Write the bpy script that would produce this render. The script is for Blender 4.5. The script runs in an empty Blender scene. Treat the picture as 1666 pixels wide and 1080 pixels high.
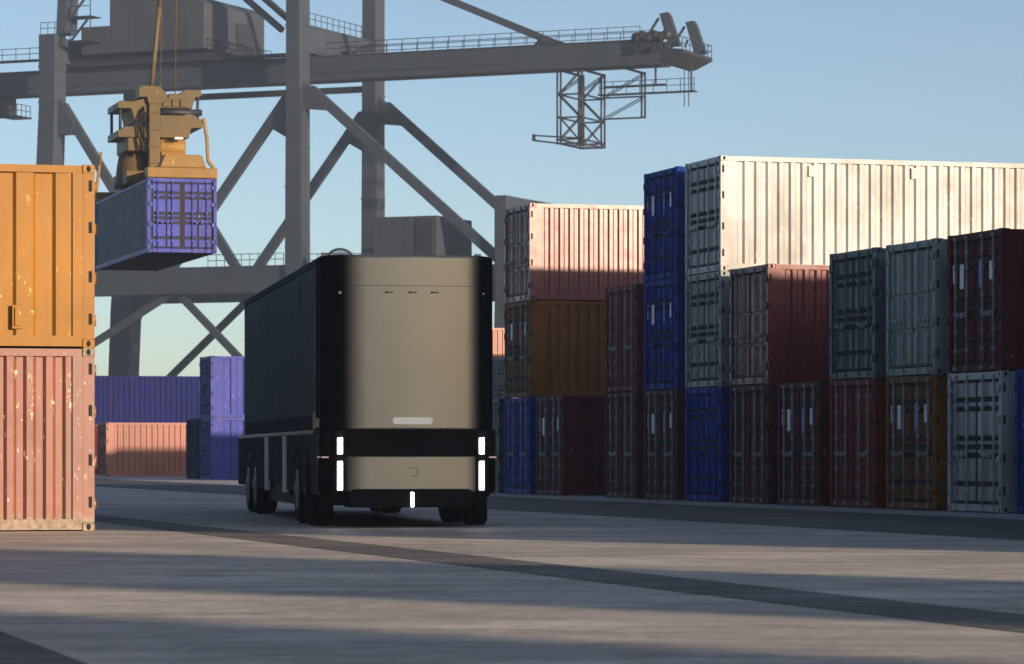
import bpy, math, random
from mathutils import Vector, Matrix
random.seed(7)
scene = bpy.context.scene
COL = scene.collection
R = math.radians

# ---------------------------------------------------------------- camera, sky, sun, exposure
cd = bpy.data.cameras.new('camera'); cam = bpy.data.objects.new('camera', cd); COL.objects.link(cam)
cam.location = (0, 0, 1.10); cam.rotation_euler = (R(90), 0, 0)
cd.sensor_width = 36; cd.lens = 119.54; cd.shift_y = 0.1187
cd.clip_start = 0.1; cd.clip_end = 6000
cd.dof.use_dof = True; cd.dof.focus_distance = 52.0; cd.dof.aperture_fstop = 6.3
scene.camera = cam

SUN_EL = 8.75
SX, SY = 0.719, -0.695                                   # ground direction towards the sun
w = bpy.data.worlds.new("World"); scene.world = w; w.use_nodes = True
nt = w.node_tree; bg = nt.nodes['Background']
sky = nt.nodes.new('ShaderNodeTexSky'); sky.sky_type = 'NISHITA'; sky.sun_disc = False
sky.sun_elevation = R(SUN_EL); sky.sun_rotation = math.atan2(SX, SY)
sky.air_density = 0.6; sky.dust_density = 0.6; sky.ozone_density = 1.0; sky.altitude = 0
tint = nt.nodes.new('ShaderNodeMix'); tint.data_type = 'RGBA'; tint.blend_type = 'MULTIPLY'; tint.inputs[0].default_value = 1
tint.inputs[7].default_value = (.98, .965, .965, 1)
nt.links.new(sky.outputs[0], tint.inputs[6]); nt.links.new(tint.outputs[2], bg.inputs[0]); bg.inputs[1].default_value = 0.084
sd = bpy.data.lights.new('sun', 'SUN'); sun = bpy.data.objects.new('sun', sd); COL.objects.link(sun)
sd.energy = 5.0; sd.angle = R(1.0); sd.color = (1.0, 0.76, 0.53)
ts = Vector((SX, SY, 0)).normalized() * math.cos(R(SUN_EL)) + Vector((0, 0, math.sin(R(SUN_EL))))
sun.rotation_euler = ts.to_track_quat('Z', 'Y').to_euler(); sun.location = (60, -40, 60)
vs = scene.view_settings
vs.view_transform = 'Standard'; vs.look = 'None'; vs.gamma = 1; vs.exposure = 1.06
scene.cycles.use_denoising = True
scene.cycles.max_bounces = 6; scene.cycles.volume_bounces = 0

# ---------------------------------------------------------------- helpers
class MB:
    """collects faces, links them as one mesh object"""
    def __init__(s): s.v = []; s.f = []; s.m = []; s.sm = []
    def add(s, vs_, fs, m=0, smooth=False):
        o = len(s.v); s.v += [tuple(p) for p in vs_]
        for f in fs: s.f.append([o + i for i in f]); s.m.append(m); s.sm.append(smooth)
        return s
    def box(s, a, b, m=0):
        x0, y0, z0 = a; x1, y1, z1 = b
        return s.add([(x0,y0,z0),(x1,y0,z0),(x1,y1,z0),(x0,y1,z0),(x0,y0,z1),(x1,y0,z1),(x1,y1,z1),(x0,y1,z1)],
                     [(3,2,1,0),(4,5,6,7),(0,1,5,4),(1,2,6,5),(2,3,7,6),(3,0,4,7)], m)
    def chbox(s, a, b, c, m=0):
        """box with chamfered vertical and top/bottom edges"""
        x0, y0, z0 = a; x1, y1, z1 = b
        def ring(i, z): return [(x0+c+i,y0+i,z),(x1-c-i,y0+i,z),(x1-i,y0+c+i,z),(x1-i,y1-c-i,z),(x1-c-i,y1-i,z),(x0+c+i,y1-i,z),(x0+i,y1-c-i,z),(x0+i,y0+c+i,z)]
        rs = [ring(c*.6, z0), ring(0, z0+c*.6), ring(0, z1-c*.6), ring(c*.6, z1)]
        v = sum(rs, []); f = []
        for k in range(3):
            for i in range(8):
                j = (i+1) % 8; f.append((k*8+i, k*8+j, k*8+8+j, k*8+8+i))
        f.append(tuple(range(7, -1, -1))); f.append(tuple(range(24, 32)))
        return s.add(v, f, m)
    def beam(s, p, q, w_, h, m=0, taper=1.0):
        p = Vector(p); q = Vector(q); d = (q - p).normalized()
        up = Vector((0,0,1)) if abs(d.z) < .999 else Vector((0,1,0))
        a = d.cross(up).normalized(); b = a.cross(d).normalized()
        v = []
        for c, t in ((p, 1.0), (q, taper)):
            for i, j in ((-1,-1),(1,-1),(1,1),(-1,1)): v.append(c + a*(i*w_/2*t) + b*(j*h/2*t))
        return s.add(v, [(3,2,1,0),(4,5,6,7),(0,1,5,4),(1,2,6,5),(2,3,7,6),(3,0,4,7)], m)
    def tube(s, p, q, r, n=8, m=0, r2=None, smooth=True):
        p = Vector(p); q = Vector(q); d = (q - p).normalized(); r2 = r if r2 is None else r2
        up = Vector((0,0,1)) if abs(d.z) < .99 else Vector((0,1,0))
        a = d.cross(up).normalized(); b = a.cross(d).normalized(); v = []
        for c, rr in ((p, r), (q, r2)):
            for i in range(n):
                t = 2*math.pi*i/n; v.append(c + a*(rr*math.cos(t)) + b*(rr*math.sin(t)))
        s.add(v, [(i, (i+1)%n, n+(i+1)%n, n+i) for i in range(n)], m, smooth)
        o = len(s.v) - 2*n
        s.f.append([o+i for i in range(n-1,-1,-1)]); s.f.append([o+n+i for i in range(n)]); s.m += [m, m]; s.sm += [False, False]
        return s
    def path(s, pts, r, n=6, m=0):
        for a, b in zip(pts[:-1], pts[1:]): s.tube(a, b, r, n, m)
        return s
    def prism(s, poly, axis, a, b, m=0):
        """polygon of 2-D points swept along an axis ('x','y','z') from a to b"""
        def P(u, v, t): return {'x': (t,u,v), 'y': (u,t,v), 'z': (u,v,t)}[axis]
        n = len(poly); v = [P(u,w_,a) for u,w_ in poly] + [P(u,w_,b) for u,w_ in poly]
        fs = [(i,(i+1)%n,n+(i+1)%n,n+i) for i in range(n)] + [tuple(range(n-1,-1,-1)), tuple(range(n,2*n))]
        return s.add(v, fs, m)
    def lathe(s, prof, c, axis='x', n=32, m=0, smooth=True):
        """profile of (radius, offset along axis) turned about an axis through c"""
        v = []; k = len(prof)
        for i in range(n):
            t = 2*math.pi*i/n
            for r, o in prof:
                a, b = r*math.cos(t), r*math.sin(t)
                v.append({'x': (c[0]+o, c[1]+a, c[2]+b), 'y': (c[0]+a, c[1]+o, c[2]+b), 'z': (c[0]+a, c[1]+b, c[2]+o)}[axis])
        fs = []
        for i in range(n):
            j = (i+1) % n
            for q in range(k-1): fs.append((i*k+q, j*k+q, j*k+q+1, i*k+q+1))
        return s.add(v, fs, m, smooth)
    def mesh(s, name, nmat=1, fix=True):
        me = bpy.data.meshes.new(name); me.from_pydata(s.v, [], s.f)
        for p, m, sm in zip(me.polygons, s.m, s.sm): p.material_index = m; p.use_smooth = sm
        if fix:
            import bmesh
            bm = bmesh.new(); bm.from_mesh(me); bmesh.ops.recalc_face_normals(bm, faces=bm.faces); bm.to_mesh(me); bm.free()
        for _ in range(nmat): me.materials.append(None)
        me.update(); return me
    def build(s, name, mats, parent=None, bevel=0, fix=True):
        mats = mats if isinstance(mats, (list, tuple)) else [mats]
        return obj(name, s.mesh(name, len(mats), fix), mats, parent, bevel)

def obj(name, me, mats, parent=None, bevel=0):
    o = bpy.data.objects.new(name, me); COL.objects.link(o)
    mats = mats if isinstance(mats, (list, tuple)) else [mats]
    for sl, m in zip(o.material_slots, mats): sl.link = 'OBJECT'; sl.material = m
    if parent: o.parent = parent
    if bevel:
        b = o.modifiers.new('bevel', 'BEVEL'); b.width = bevel; b.segments = 2; b.limit_method = 'ANGLE'; b.angle_limit = R(35)
    return o
def empty(name, loc=(0,0,0), rz=0, label=None, cat=None, group=None):
    o = bpy.data.objects.new(name, None); COL.objects.link(o); o.location = loc; o.rotation_euler = (0,0,rz)
    o.empty_display_size = .5
    tag(o, label, cat, group); return o
def tag(o, label=None, cat=None, group=None, kind=None):
    if label: o['label'] = label
    if cat: o['category'] = cat
    if group: o['group'] = group
    if kind: o['kind'] = kind
    return o

# ---------------------------------------------------------------- materials
def newmat(name):
    m = bpy.data.materials.new(name); m.use_nodes = True
    t = m.node_tree; b = t.nodes['Principled BSDF']
    return m, t, b
def ramp(t, src, p0, p1, c0=(0,0,0,1), c1=(1,1,1,1)):
    r = t.nodes.new('ShaderNodeValToRGB'); r.color_ramp.elements[0].position = p0; r.color_ramp.elements[1].position = p1
    r.color_ramp.elements[0].color = c0; r.color_ramp.elements[1].color = c1
    t.links.new(src, r.inputs[0]); return r.outputs[0]
def noise(t, vec, scale, detail=4, rough=.6):
    n = t.nodes.new('ShaderNodeTexNoise'); n.inputs['Scale'].default_value = scale; n.inputs['Detail'].default_value = detail
    n.inputs['Roughness'].default_value = rough; t.links.new(vec, n.inputs['Vector']); return n.outputs['Fac']
def mapping(t, vec, sc):
    n = t.nodes.new('ShaderNodeMapping'); n.inputs['Scale'].default_value = sc; t.links.new(vec, n.inputs['Vector']); return n.outputs[0]
def mix(t, fac, a, b, mode='MIX'):
    n = t.nodes.new('ShaderNodeMix'); n.data_type = 'RGBA'; n.blend_type = mode
    for sock, v in ((n.inputs[0], fac), (n.inputs[6], a), (n.inputs[7], b)):
        if hasattr(v, 'is_linked') or hasattr(v, 'links'): t.links.new(v, sock)
        elif isinstance(v, (int, float)): sock.default_value = v
        else: sock.default_value = (*v[:3], 1)
    return n.outputs[2]
def mul(t, a, k):
    n = t.nodes.new('ShaderNodeMath'); n.operation = 'MULTIPLY'; t.links.new(a, n.inputs[0])
    if hasattr(k, 'links'): t.links.new(k, n.inputs[1])
    else: n.inputs[1].default_value = k
    return n.outputs[0]
def coords(t):
    tc = t.nodes.new('ShaderNodeTexCoord'); oi = t.nodes.new('ShaderNodeObjectInfo')
    a = t.nodes.new('ShaderNodeVectorMath'); a.operation = 'MULTIPLY_ADD'
    t.links.new(oi.outputs['Location'], a.inputs[0]); a.inputs[1].default_value = (1.37, .83, 2.1)
    t.links.new(tc.outputs['Object'], a.inputs[2]); return a.outputs[0], tc.outputs['Object']
def bump(t, b, h, strength, dist=.02):
    n = t.nodes.new('ShaderNodeBump'); n.inputs['Strength'].default_value = strength; n.inputs['Distance'].default_value = dist
    t.links.new(h, n.inputs['Height']); t.links.new(n.outputs[0], b.inputs['Normal'])

def paint(name, col, chip=(.75,.65,.55), chips=.5, rust=.35, rough=.46, grime=.0, spec=.22, blotch=.0):
    """weathered container paint: fading, chips, rust streaks, grime along the bottom rail"""
    m, t, b = newmat(name); v, ov = coords(t)
    big = noise(t, v, .55, 5); c = mix(t, ramp(t, big, .3, .72), [x*.78 for x in col], [min(1, x*1.15) for x in col])
    st = noise(t, mapping(t, v, (3.2, 3.2, .16)), 1.6, 6, .65)
    c = mix(t, mul(t, ramp(t, st, .52, .72), rust), c, (.085, .045, .028))
    if blotch:  # broad darker brownish blotches scattered by noise
        q = noise(t, mapping(t, v, (.9, .9, .45)), .8, 5, .6); c = mix(t, mul(t, ramp(t, q, .47, .68), blotch), c, [x*.45 for x in (col[0]*1.05, col[1]*.95, col[2]*.8)])
    ch = ramp(t, noise(t, mapping(t, v, (1, 1, .45)), 13, 6, .66), .640-.05*chips, .668-.05*chips)
    where = ramp(t, noise(t, v, 1.5, 3), .42, .56)
    c = mix(t, mul(t, mul(t, ch, where), min(1, .45+chips*.5)), c, chip)
    rs = ramp(t, noise(t, v, 5.2, 8, .72), .64, .69)
    c = mix(t, mul(t, rs, rust), c, (.10, .045, .022))
    if grime:
        sp = t.nodes.new('ShaderNodeSeparateXYZ'); t.links.new(ov, sp.inputs[0])
        ad = t.nodes.new('ShaderNodeMath'); ad.operation = 'MULTIPLY_ADD'; t.links.new(noise(t, v, 3.5, 6), ad.inputs[0]); ad.inputs[1].default_value = -.30
        t.links.new(sp.outputs[2], ad.inputs[2])
        g = ramp(t, ad.outputs[0], .0, .10, (1,1,1,1), (0,0,0,1))
        c = mix(t, mul(t, g, grime), c, mix(t, ramp(t, noise(t, v, 14, 5), .35, .65), (.05,.035,.02), (.22,.15,.09)))
    t.links.new(c, b.inputs['Base Color'])
    t.links.new(ramp(t, noise(t, v, 2.2, 4), .25, .8, (rough-.08,)*3+(1,), (rough+.16,)*3+(1,)), b.inputs['Roughness'])
    b.inputs['Specular IOR Level'].default_value = spec
    bump(t, b, noise(t, v, 2.0, 3), .15, .03)
    return m
def plain(name, col, rough=.5, metal=0, var=.15, scale=3, bmp=0, spec=.4):
    m, t, b = newmat(name); v, _ = coords(t)
    n = noise(t, v, scale, 5)
    t.links.new(mix(t, ramp(t, n, .3, .7), [x*(1-var) for x in col], [min(1, x*(1+var)) for x in col]), b.inputs['Base Color'])
    b.inputs['Specular IOR Level'].default_value = spec; b.inputs['Roughness'].default_value = rough; b.inputs['Metallic'].default_value = metal
    if bmp: bump(t, b, n, bmp)
    return m
def glow(name, col, s):
    m, t, b = newmat(name); b.inputs['Base Color'].default_value = (.8,.8,.8,1)
    b.inputs['Emission Color'].default_value = (*col, 1); b.inputs['Emission Strength'].default_value = s; return m

M = {}
M['red'] = paint('red container paint', (.16,.020,.022), (.55,.36,.28), .35, .45, .55, spec=.05)
M['gloss_red'] = paint('glossy red container paint', (.14,.010,.010), (.7,.5,.42), .0, .25, .35, spec=.95)
M['satin_red'] = paint('satin red container paint', (.125,.012,.013), (.7,.5,.42), .1, .25, .40, spec=.38)
M['maroon'] = paint('maroon container paint', (.085,.014,.018), (.45,.30,.26), .3, .5, .55, spec=.05)
M['blue'] = paint('blue container paint', (.003,.034,.25), (.45,.5,.62), .2, .12, .55, spec=.05)
M['violet'] = paint('violet blue container paint', (.028,.040,.26), (.50,.48,.66), .4, .15, .45, spec=.2)
M['navy'] = paint('navy container paint', (.007,.010,.085), (.2,.23,.42), .1, .15, .55, spec=.08)
M['steel_blue'] = paint('dark steel blue side wall colour', (.055,.092,.13), (.3,.4,.5), .2, .3)
M['white'] = paint('off white container paint', (.33,.355,.375), (.66,.67,.66), .4, .4, .42, blotch=.7, spec=.32)
M['grey'] = paint('grey container paint', (.22,.25,.255), (.55,.56,.55), .35, .35)
M['slate'] = paint('slate green container paint', (.075,.10,.105), (.42,.45,.44), .35, .4)
M['brown'] = paint('ochre brown container paint', (.175,.075,.018), (.5,.36,.2), .35, .4, .55, spec=.05)
M['yellow'] = paint('yellow orange container paint', (.24,.108,.007), (.85,.60,.22), .2, .25, .42, spec=.28)
M['salmon'] = paint('faded red container paint', (.155,.046,.028), (.72,.52,.42), .5, .5, .40, grime=.95, spec=.7)
M['orange'] = paint('orange red container paint', (.25,.092,.068), (.8,.6,.5), .3, .25, .40, spec=.6)
M['galv'] = plain('galvanised steel', (.21,.22,.215), .6, .1, .3, 4, spec=.12)
M['seal_and_groove'] = plain('dark gasket and groove fill', (.016,.016,.018), .8)
M['hole'] = plain('dark opening', (.008,.008,.008), .9)
M['label_white'] = plain('white label', (.66,.66,.64), .5, 0, .1, 20)
M['label_blue'] = plain('blue label', (.12,.16,.62), .5, 0, .1, 20)
M['label_amber'] = plain('amber label', (.75,.48,.10), .5, 0, .1, 20)
M['crane'] = paint('dark grey crane paint', (.026,.036,.052), (.07,.075,.08), .2, .25, .55, spec=.25)
M['crane_dark'] = plain('darker crane paint', (.011,.014,.022), .6, 0, .3, .4)
M['crane_house'] = plain('machinery house cladding', (.026,.031,.041), .6, 0, .2, .5)
M['spreader'] = paint('ochre spreader paint', (.19,.105,.018), (.6,.42,.2), .3, .35)
M['spreader_dark'] = paint('dark ochre spreader colour', (.075,.050,.012), (.3,.2,.1), .3, .4)  # darker ochre tone for the head and main beam
M['rope'] = plain('greased rope', (.09,.062,.028), .7)
M['tyre'] = plain('tyre rubber', (.007,.007,.008), .8, 0, .3, 12, .3, spec=.15)
M['rim'] = plain('wheel rim', (.42,.43,.44), .45, .2)
M['black'] = plain('satin black paint', (.004,.0045,.005), .42, spec=.15)
M['chassis'] = plain('chassis black', (.004,.0045,.005), .6, spec=.1)
M['cargo'] = plain('charcoal cargo panel', (.11,.135,.14), .7, 0, .12, .8, spec=.02)
M['skirt'] = plain('dark slate skirt', (.085,.10,.105), .8, spec=0)
M['strip'] = plain('satin aluminium trim', (.80,.82,.82), .5, .0)
M['rail'] = plain('grey green deck rail', (.07,.10,.105), .45)
M['glass'] = plain('dark glass', (.006,.006,.007), .12)
M['lamp'] = glow('white led lamp', (1,.98,.95), 7)
M['lamp_soft'] = glow('warm position lamp', (1,.88,.66), .10)
M['marker'] = glow('amber side marker', (1,.42,.25), .10)
M['beige'] = plain('beige bracket', (.45,.38,.24), .5)
M['mark'] = plain('dark printed mark', (.05,.045,.035), .6)

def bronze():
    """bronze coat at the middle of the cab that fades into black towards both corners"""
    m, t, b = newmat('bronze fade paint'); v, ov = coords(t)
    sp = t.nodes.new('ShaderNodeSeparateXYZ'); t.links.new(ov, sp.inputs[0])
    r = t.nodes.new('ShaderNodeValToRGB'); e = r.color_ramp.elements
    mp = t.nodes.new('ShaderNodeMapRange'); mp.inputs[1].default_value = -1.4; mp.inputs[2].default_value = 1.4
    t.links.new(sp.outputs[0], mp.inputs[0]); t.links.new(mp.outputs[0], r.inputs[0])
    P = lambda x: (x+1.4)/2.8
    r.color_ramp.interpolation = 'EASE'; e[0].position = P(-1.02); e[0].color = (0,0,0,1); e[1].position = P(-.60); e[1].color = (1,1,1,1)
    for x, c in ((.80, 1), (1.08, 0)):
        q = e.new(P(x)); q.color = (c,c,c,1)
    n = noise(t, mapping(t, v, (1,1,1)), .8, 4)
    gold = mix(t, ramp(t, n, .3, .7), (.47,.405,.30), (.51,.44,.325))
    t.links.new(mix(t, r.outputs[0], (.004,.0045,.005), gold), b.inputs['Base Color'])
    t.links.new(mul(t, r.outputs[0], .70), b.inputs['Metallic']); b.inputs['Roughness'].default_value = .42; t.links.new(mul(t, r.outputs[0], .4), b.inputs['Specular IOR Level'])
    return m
M['bronze'] = bronze()

def ground_mat(name, lo, hi, rough=.62, spec=.3):
    m, t, b = newmat(name); tc = t.nodes.new('ShaderNodeTexCoord'); v = tc.outputs['Object']
    a = noise(t, v, .22, 6, .62); f = noise(t, v, 3.4, 9, .72); g = noise(t, mapping(t, v, (.55, 1.3, 1)), .9, 8, .70)
    c = mix(t, ramp(t, a, .34, .68), lo, hi)
    c = mix(t, mul(t, ramp(t, g, .44, .60), .72), c, [x*.55 for x in lo])
    c = mix(t, mul(t, ramp(t, f, .50, .64), .5), c, [min(1, x*1.25) for x in hi])
    sp = ramp(t, noise(t, v, .8, 9, .74), .57, .64); c = mix(t, mul(t, sp, .6), c, [x*.42 for x in lo])
    k2 = noise(t, mapping(t, v, (.5, 1.0, 1)), .33, 5, .6); c = mix(t, mul(t, ramp(t, k2, .47, .55), .42), c, [x*.6 for x in lo])
    h = noise(t, v, 16, 8, .75); c = mix(t, mul(t, ramp(t, h, .36, .60, (1,1,1,1), (0,0,0,1)), .5), c, [x*.5 for x in lo])
    t.links.new(c, b.inputs['Base Color'])
    t.links.new(ramp(t, g, .3, .7, (rough-.14,)*3+(1,), (rough+.14,)*3+(1,)), b.inputs['Roughness'])
    b.inputs['Specular IOR Level'].default_value = spec
    bump(t, b, f, .8, .03); return m
M['concrete'] = ground_mat('worn concrete', (.46,.41,.35), (.66,.585,.50))
M['asphalt'] = ground_mat('dark asphalt', (.085,.078,.070), (.135,.125,.112), .68)
M['strip_asphalt'] = ground_mat('worn asphalt strip', (.13,.12,.108), (.20,.185,.165), .68)
M['apron'] = ground_mat('pale concrete apron', (.40,.39,.37), (.56,.54,.51))

# ---------------------------------------------------------------- the yard: row axes and ground
PHI = R(16.18)
LX = Vector((math.cos(PHI), math.sin(PHI), 0)); DY = Vector((-math.sin(PHI), math.cos(PHI), 0))
P0 = Vector((-.205, 93.35, 0)); PITCH = 3.028; CW = 2.438; CH = 2.6; CL = 12.19
def sheet(name, a, b, z, m, n0=-60, n1=150):
    """strip of ground parallel to the row, from a to b metres in front of it"""
    q = [P0 + LX*a + DY*n0, P0 + LX*b + DY*n0, P0 + LX*b + DY*n1, P0 + LX*a + DY*n1]
    o = MB().add([(p.x, p.y, z) for p in q], [(0,1,2,3)]).build(name, m); tag(o, kind='structure'); return o
g = MB().add([(-2500,-600,0),(2500,-600,0),(2500,4000,0),(-2500,4000,0)], [(0,1,2,3)]).build('ground', M['concrete']); tag(g, kind='structure')
sheet('asphalt_lane', -7.6, -2.0, .004, M['asphalt'], -140)
sheet('asphalt_strip', -17.0, -16.0, .004, M['strip_asphalt'], -140)
sheet('asphalt_road', -60, -23.0, .004, M['asphalt'], -140)
sheet('pavement', -2.0, 16, .006, M['apron'], -140, 60)

# ---------------------------------------------------------------- containers
W_, H_, L_ = CW, CH, CL
def corr_panel(y, out, pitch=.278, flat=.094, x0=.31, x1=None, z0=.17, z1=H_-.12, depth=.046):
    """corrugated long side at y, ribs pushed towards -out"""
    sl = pitch/2 - flat; pts = []; x = x0; x1 = L_-.18 if x1 is None else x1
    while x < x1:
        for dx, d in ((0,0),(flat,0),(flat+sl,1),(2*flat+sl,1)):
            if x+dx < x1: pts.append((x+dx, d))
        x += pitch
    pts.append((x1, pts[-1][1]))
    mb = MB(); vs_ = []
    for px, d in pts:
        yy = y - out*(.034 + depth*d); vs_ += [(px,yy,z0),(px,yy,z1)]
    mb.add(vs_, [(2*i,2*i+2,2*i+3,2*i+1) for i in range(len(pts)-1)])
    return mb
def frame_mb():
    b = MB(); h = .17
    for y0, y1, s in ((0,.11,0),(W_-.11,W_,1)):
        b.box((0,y0,.12),(.16,y1,H_-.12)); b.box((.16, y0+.004 if s==0 else y1-.045, .121),(.31, y0+.045 if s==0 else y1-.004, H_-.121))   # rear corner post with its wide side plate
        b.box((L_-.15,y0,.12),(L_,y1,H_-.12))
        ys = (y0+.006, y0+.075) if s==0 else (y1-.075, y1-.006)
        b.box((.18,ys[0],.02),(L_-.18,ys[1],.17)); b.box((.18,ys[0],H_-.12),(L_-.18,ys[1],H_-.015))
        # hinge cut-outs on the side of the rear post
        for z in (.33,.93,1.63,2.22):
            yy = (y0-.002, y0+.02) if s==0 else (y1-.02, y1+.002)
            b.box((.035,yy[0],z),(.085,yy[1],z+.16),1)
    b.box((.006,.18,H_-.14),(.12,W_-.18,H_-.01)); b.box((.006,.18,.02),(.14,W_-.18,.15))
    b.box((L_-.11,.18,H_-.12),(L_-.008,W_-.18,H_-.012)); b.box((L_-.11,.18,.02),(L_-.008,W_-.18,.15))
    return b
def casting_mb():
    b = MB()
    b.chbox((0,0,0),(.178,.162,.118),.012)
    for yy in (-.0015, .1635):                                      # oval openings on the long side
        v = [(.089+.032*math.cos(t), yy, .059+.045*math.sin(t)) for t in [2*math.pi*i/12 for i in range(12)]]
        b.add(v, [tuple(range(12))], 1)
    for xx in (-.0015, .1795):
        v = [(xx, .081+.030*math.cos(t), .059+.042*math.sin(t)) for t in [2*math.pi*i/12 for i in range(12)]]
        b.add(v, [tuple(range(12))], 1)
    return b
def roof_mb():
    b = MB(); n = 48; vs_ = []
    for i in range(n+1):
        x = .10 + (L_-.2)*i/n; z = H_-.055 + (.02 if i % 2 else 0)
        vs_ += [(x,.05,z),(x,W_-.05,z)]
    return b.add(vs_, [(2*i,2*i+2,2*i+3,2*i+1) for i in range(n)])
def front_mb():
    b = MB(); vs_ = []; y = .12; k = 0; pts = []
    while y < W_-.12:
        pts += [(y,0),(y+.10,0),(y+.15,1),(y+.25,1)]; y += .30
    pts = [p for p in pts if p[0] < W_-.12] + [(W_-.12,0)]
    for yy, d in pts: vs_ += [(L_-.02-.045*d,yy,.15),(L_-.02-.045*d,yy,H_-.12)]
    return b.add(vs_, [(2*i,2*i+2,2*i+3,2*i+1) for i in range(len(pts)-1)])
def floor_mb():
    b = MB(); b.box((.2,.08,.10),(L_-.2,W_-.08,.16))
    for i in range(20): b.box((.5+i*.58,.09,.03),(.56+i*.58,W_-.09,.10))
    return b
ROWS = [(.015,.14),(.175,.37),(.405,.44),(.475,.51),(.545,.75),(.785,.825),(.86,.985)]
def door_mb(y0, y1, style):
    z0, z1 = .165, H_-.155; b = MB()
    b.box((.075,y0,z0),(.11,y1,z1), 1 if style == 'ribbed' else 0)                                  # leaf; in the ribbed style a dark plate that shows in the grooves
    for a, c in ((y0,y0+.022),(y1-.022,y1)): b.box((.066,a,z0+.004),(.0745,c,z1-.004),1)   # gasket
    b.box((.067,y0+.023,z0+.003),(.0745,y1-.023,z0+.03),1); b.box((.067,y0+.023,z1-.03),(.0745,y1-.023,z1-.003),1)
    yy0, yy1 = y0+.05, y1-.05; n = 2 if style == 'ribbed' else 4; wd = (yy1-yy0)/n; hh = z1-z0
    rows = ROWS if style == 'ribbed' else [(.02,.30),(.325,.60),(.625,.98)]
    for i in range(n):
        for a, c in rows:
            g_ = .035 if style == 'ribbed' else .03
            A = (.035, yy0+i*wd+g_/2, z0+hh*a); B = (.0748, yy0+(i+1)*wd-g_/2, z0+hh*c)
            ch = .016
            v = [(B[0],A[1],A[2]),(B[0],B[1],A[2]),(B[0],B[1],B[2]),(B[0],A[1],B[2]),
                 (A[0],A[1]+ch,A[2]+ch),(A[0],B[1]-ch,A[2]+ch),(A[0],B[1]-ch,B[2]-ch),(A[0],A[1]+ch,B[2]-ch)]
            b.add(v, [(4,7,6,5),(0,4,5,1),(1,5,6,2),(2,6,7,3),(3,7,4,0)])
    return b
def bar_mb(y):
    b = MB(); b.tube((.005,y,.06),(.005,y,H_-.05),.021,8)
    for z in (.075, H_-.085): b.box((-.028,y-.045,z-.03),(.030,y+.045,z+.03))
    for z in (.42,.78,1.42,1.95,2.25): b.box((-.016,y-.036,z-.035),(.033,y+.036,z+.035))
    return b
def handle_mb(y, d):
    b = MB(); b.beam((-.022,y,1.10),(-.022,y+d*.40,1.06),.028,.028); b.box((-.03,y+d*.30,1.02),(.034,y+d*.39,1.12)); b.box((-.026,y-.03,1.05),(.0,y+.03,1.15))
    return b
def hinge_mb(y, s):
    b = MB(); b.box((-.012,min(y,y+s*.12),0),(.034,max(y,y+s*.12),.12)); b.tube((-.016,y,-.02),(-.016,y,.14),.018,6)
    return b
BARS = (.36,.86,1.57,2.08)
def mesh_set():
    return dict(frame=frame_mb().mesh('frame',2), casting=casting_mb().mesh('corner_casting',2), roof=roof_mb().mesh('roof'), front=front_mb().mesh('front_wall'),
          floor=floor_mb().mesh('floor'),
          side=[corr_panel(0,-1).mesh('side_wall'), corr_panel(W_,1).mesh('side_wall')],
          side_wide=[corr_panel(0,-1,.56,.235,depth=.052).mesh('side_wall'), corr_panel(W_,1,.56,.235,depth=.052).mesh('side_wall')],
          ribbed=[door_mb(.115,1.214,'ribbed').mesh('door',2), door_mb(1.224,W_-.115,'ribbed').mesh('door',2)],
          plain=[door_mb(.115,1.214,'plain').mesh('door',2), door_mb(1.224,W_-.115,'plain').mesh('door',2)],
          bar=[bar_mb(y).mesh('locking_bar') for y in BARS],
          handle=[handle_mb(.36,1).mesh('handle'), handle_mb(.86,-1).mesh('handle'), handle_mb(1.57,1).mesh('handle'), handle_mb(2.08,-1).mesh('handle')],
          hinge=[hinge_mb(.06,1).mesh('hinge'), hinge_mb(W_-.06,-1).mesh('hinge')])
MES = {CL: mesh_set()}
L_ = 6.06; MES[6.06] = mesh_set(); L_ = CL
def plate(y, z, w_, h): return MB().box((.026,y-w_/2,z-h/2),(.0345,y+w_/2,z+h/2)).mesh('door_label')
LABELS = [plate(2.16,1.86,.16,.34), plate(1.84,1.80,.17,.46), plate(.98,1.82,.14,.50), plate(.52,1.86,.15,.34)]

GRP = 'shipping containers stacked in the yard'
def container(loc, rz, col, label, style='ribbed', bars='galv', labels=False, wide=False, z=0, group=GRP, doors=True, length=CL):
    ME = MES[length]
    t = empty('shipping_container', (loc[0], loc[1], z), rz, label, 'container', group)
    m = M[col]; bm_ = M['galv'] if bars == 'galv' else m
    obj('frame', ME['frame'], [m, M['hole']], t)
    s = ME['side_wide'] if wide else ME['side']
    obj('side_wall', s[0], m, t); obj('side_wall', s[1], m, t)
    obj('roof', ME['roof'], m, t); obj('front_wall', ME['front'], m, t); obj('floor', ME['floor'], M['crane_dark'], t)
    for x in (-.004, length-.174):
        for y in (-.004, W_-.158):
            for zz in (0, H_-.118):
                c = obj('corner_casting', ME['casting'], [m, M['hole']], t); c.location = (x, y, zz)
    if doors:
        for k in (0, 1):
            d = obj('door', ME[style][k], [m, M['seal_and_groove']], t)
            
            for hz_ in (.33,.93,1.63,2.22): obj('hinge', ME['hinge'][k], m, d).location = (0,0,hz_)
            for q in (2*k, 2*k+1):
                obj('locking_bar', ME['bar'][q], bm_, d); obj('handle', ME['handle'][q], bm_, d)
            if labels:
                for q in ((3,2) if k == 0 else (1,0)):
                    obj('door_label', LABELS[q], M['label_blue'] if q == 2 else M['label_white'], d)
    return t
def col_pos(n, off=0): return P0 - DY*(n*PITCH + CW) + LX*off
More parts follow.
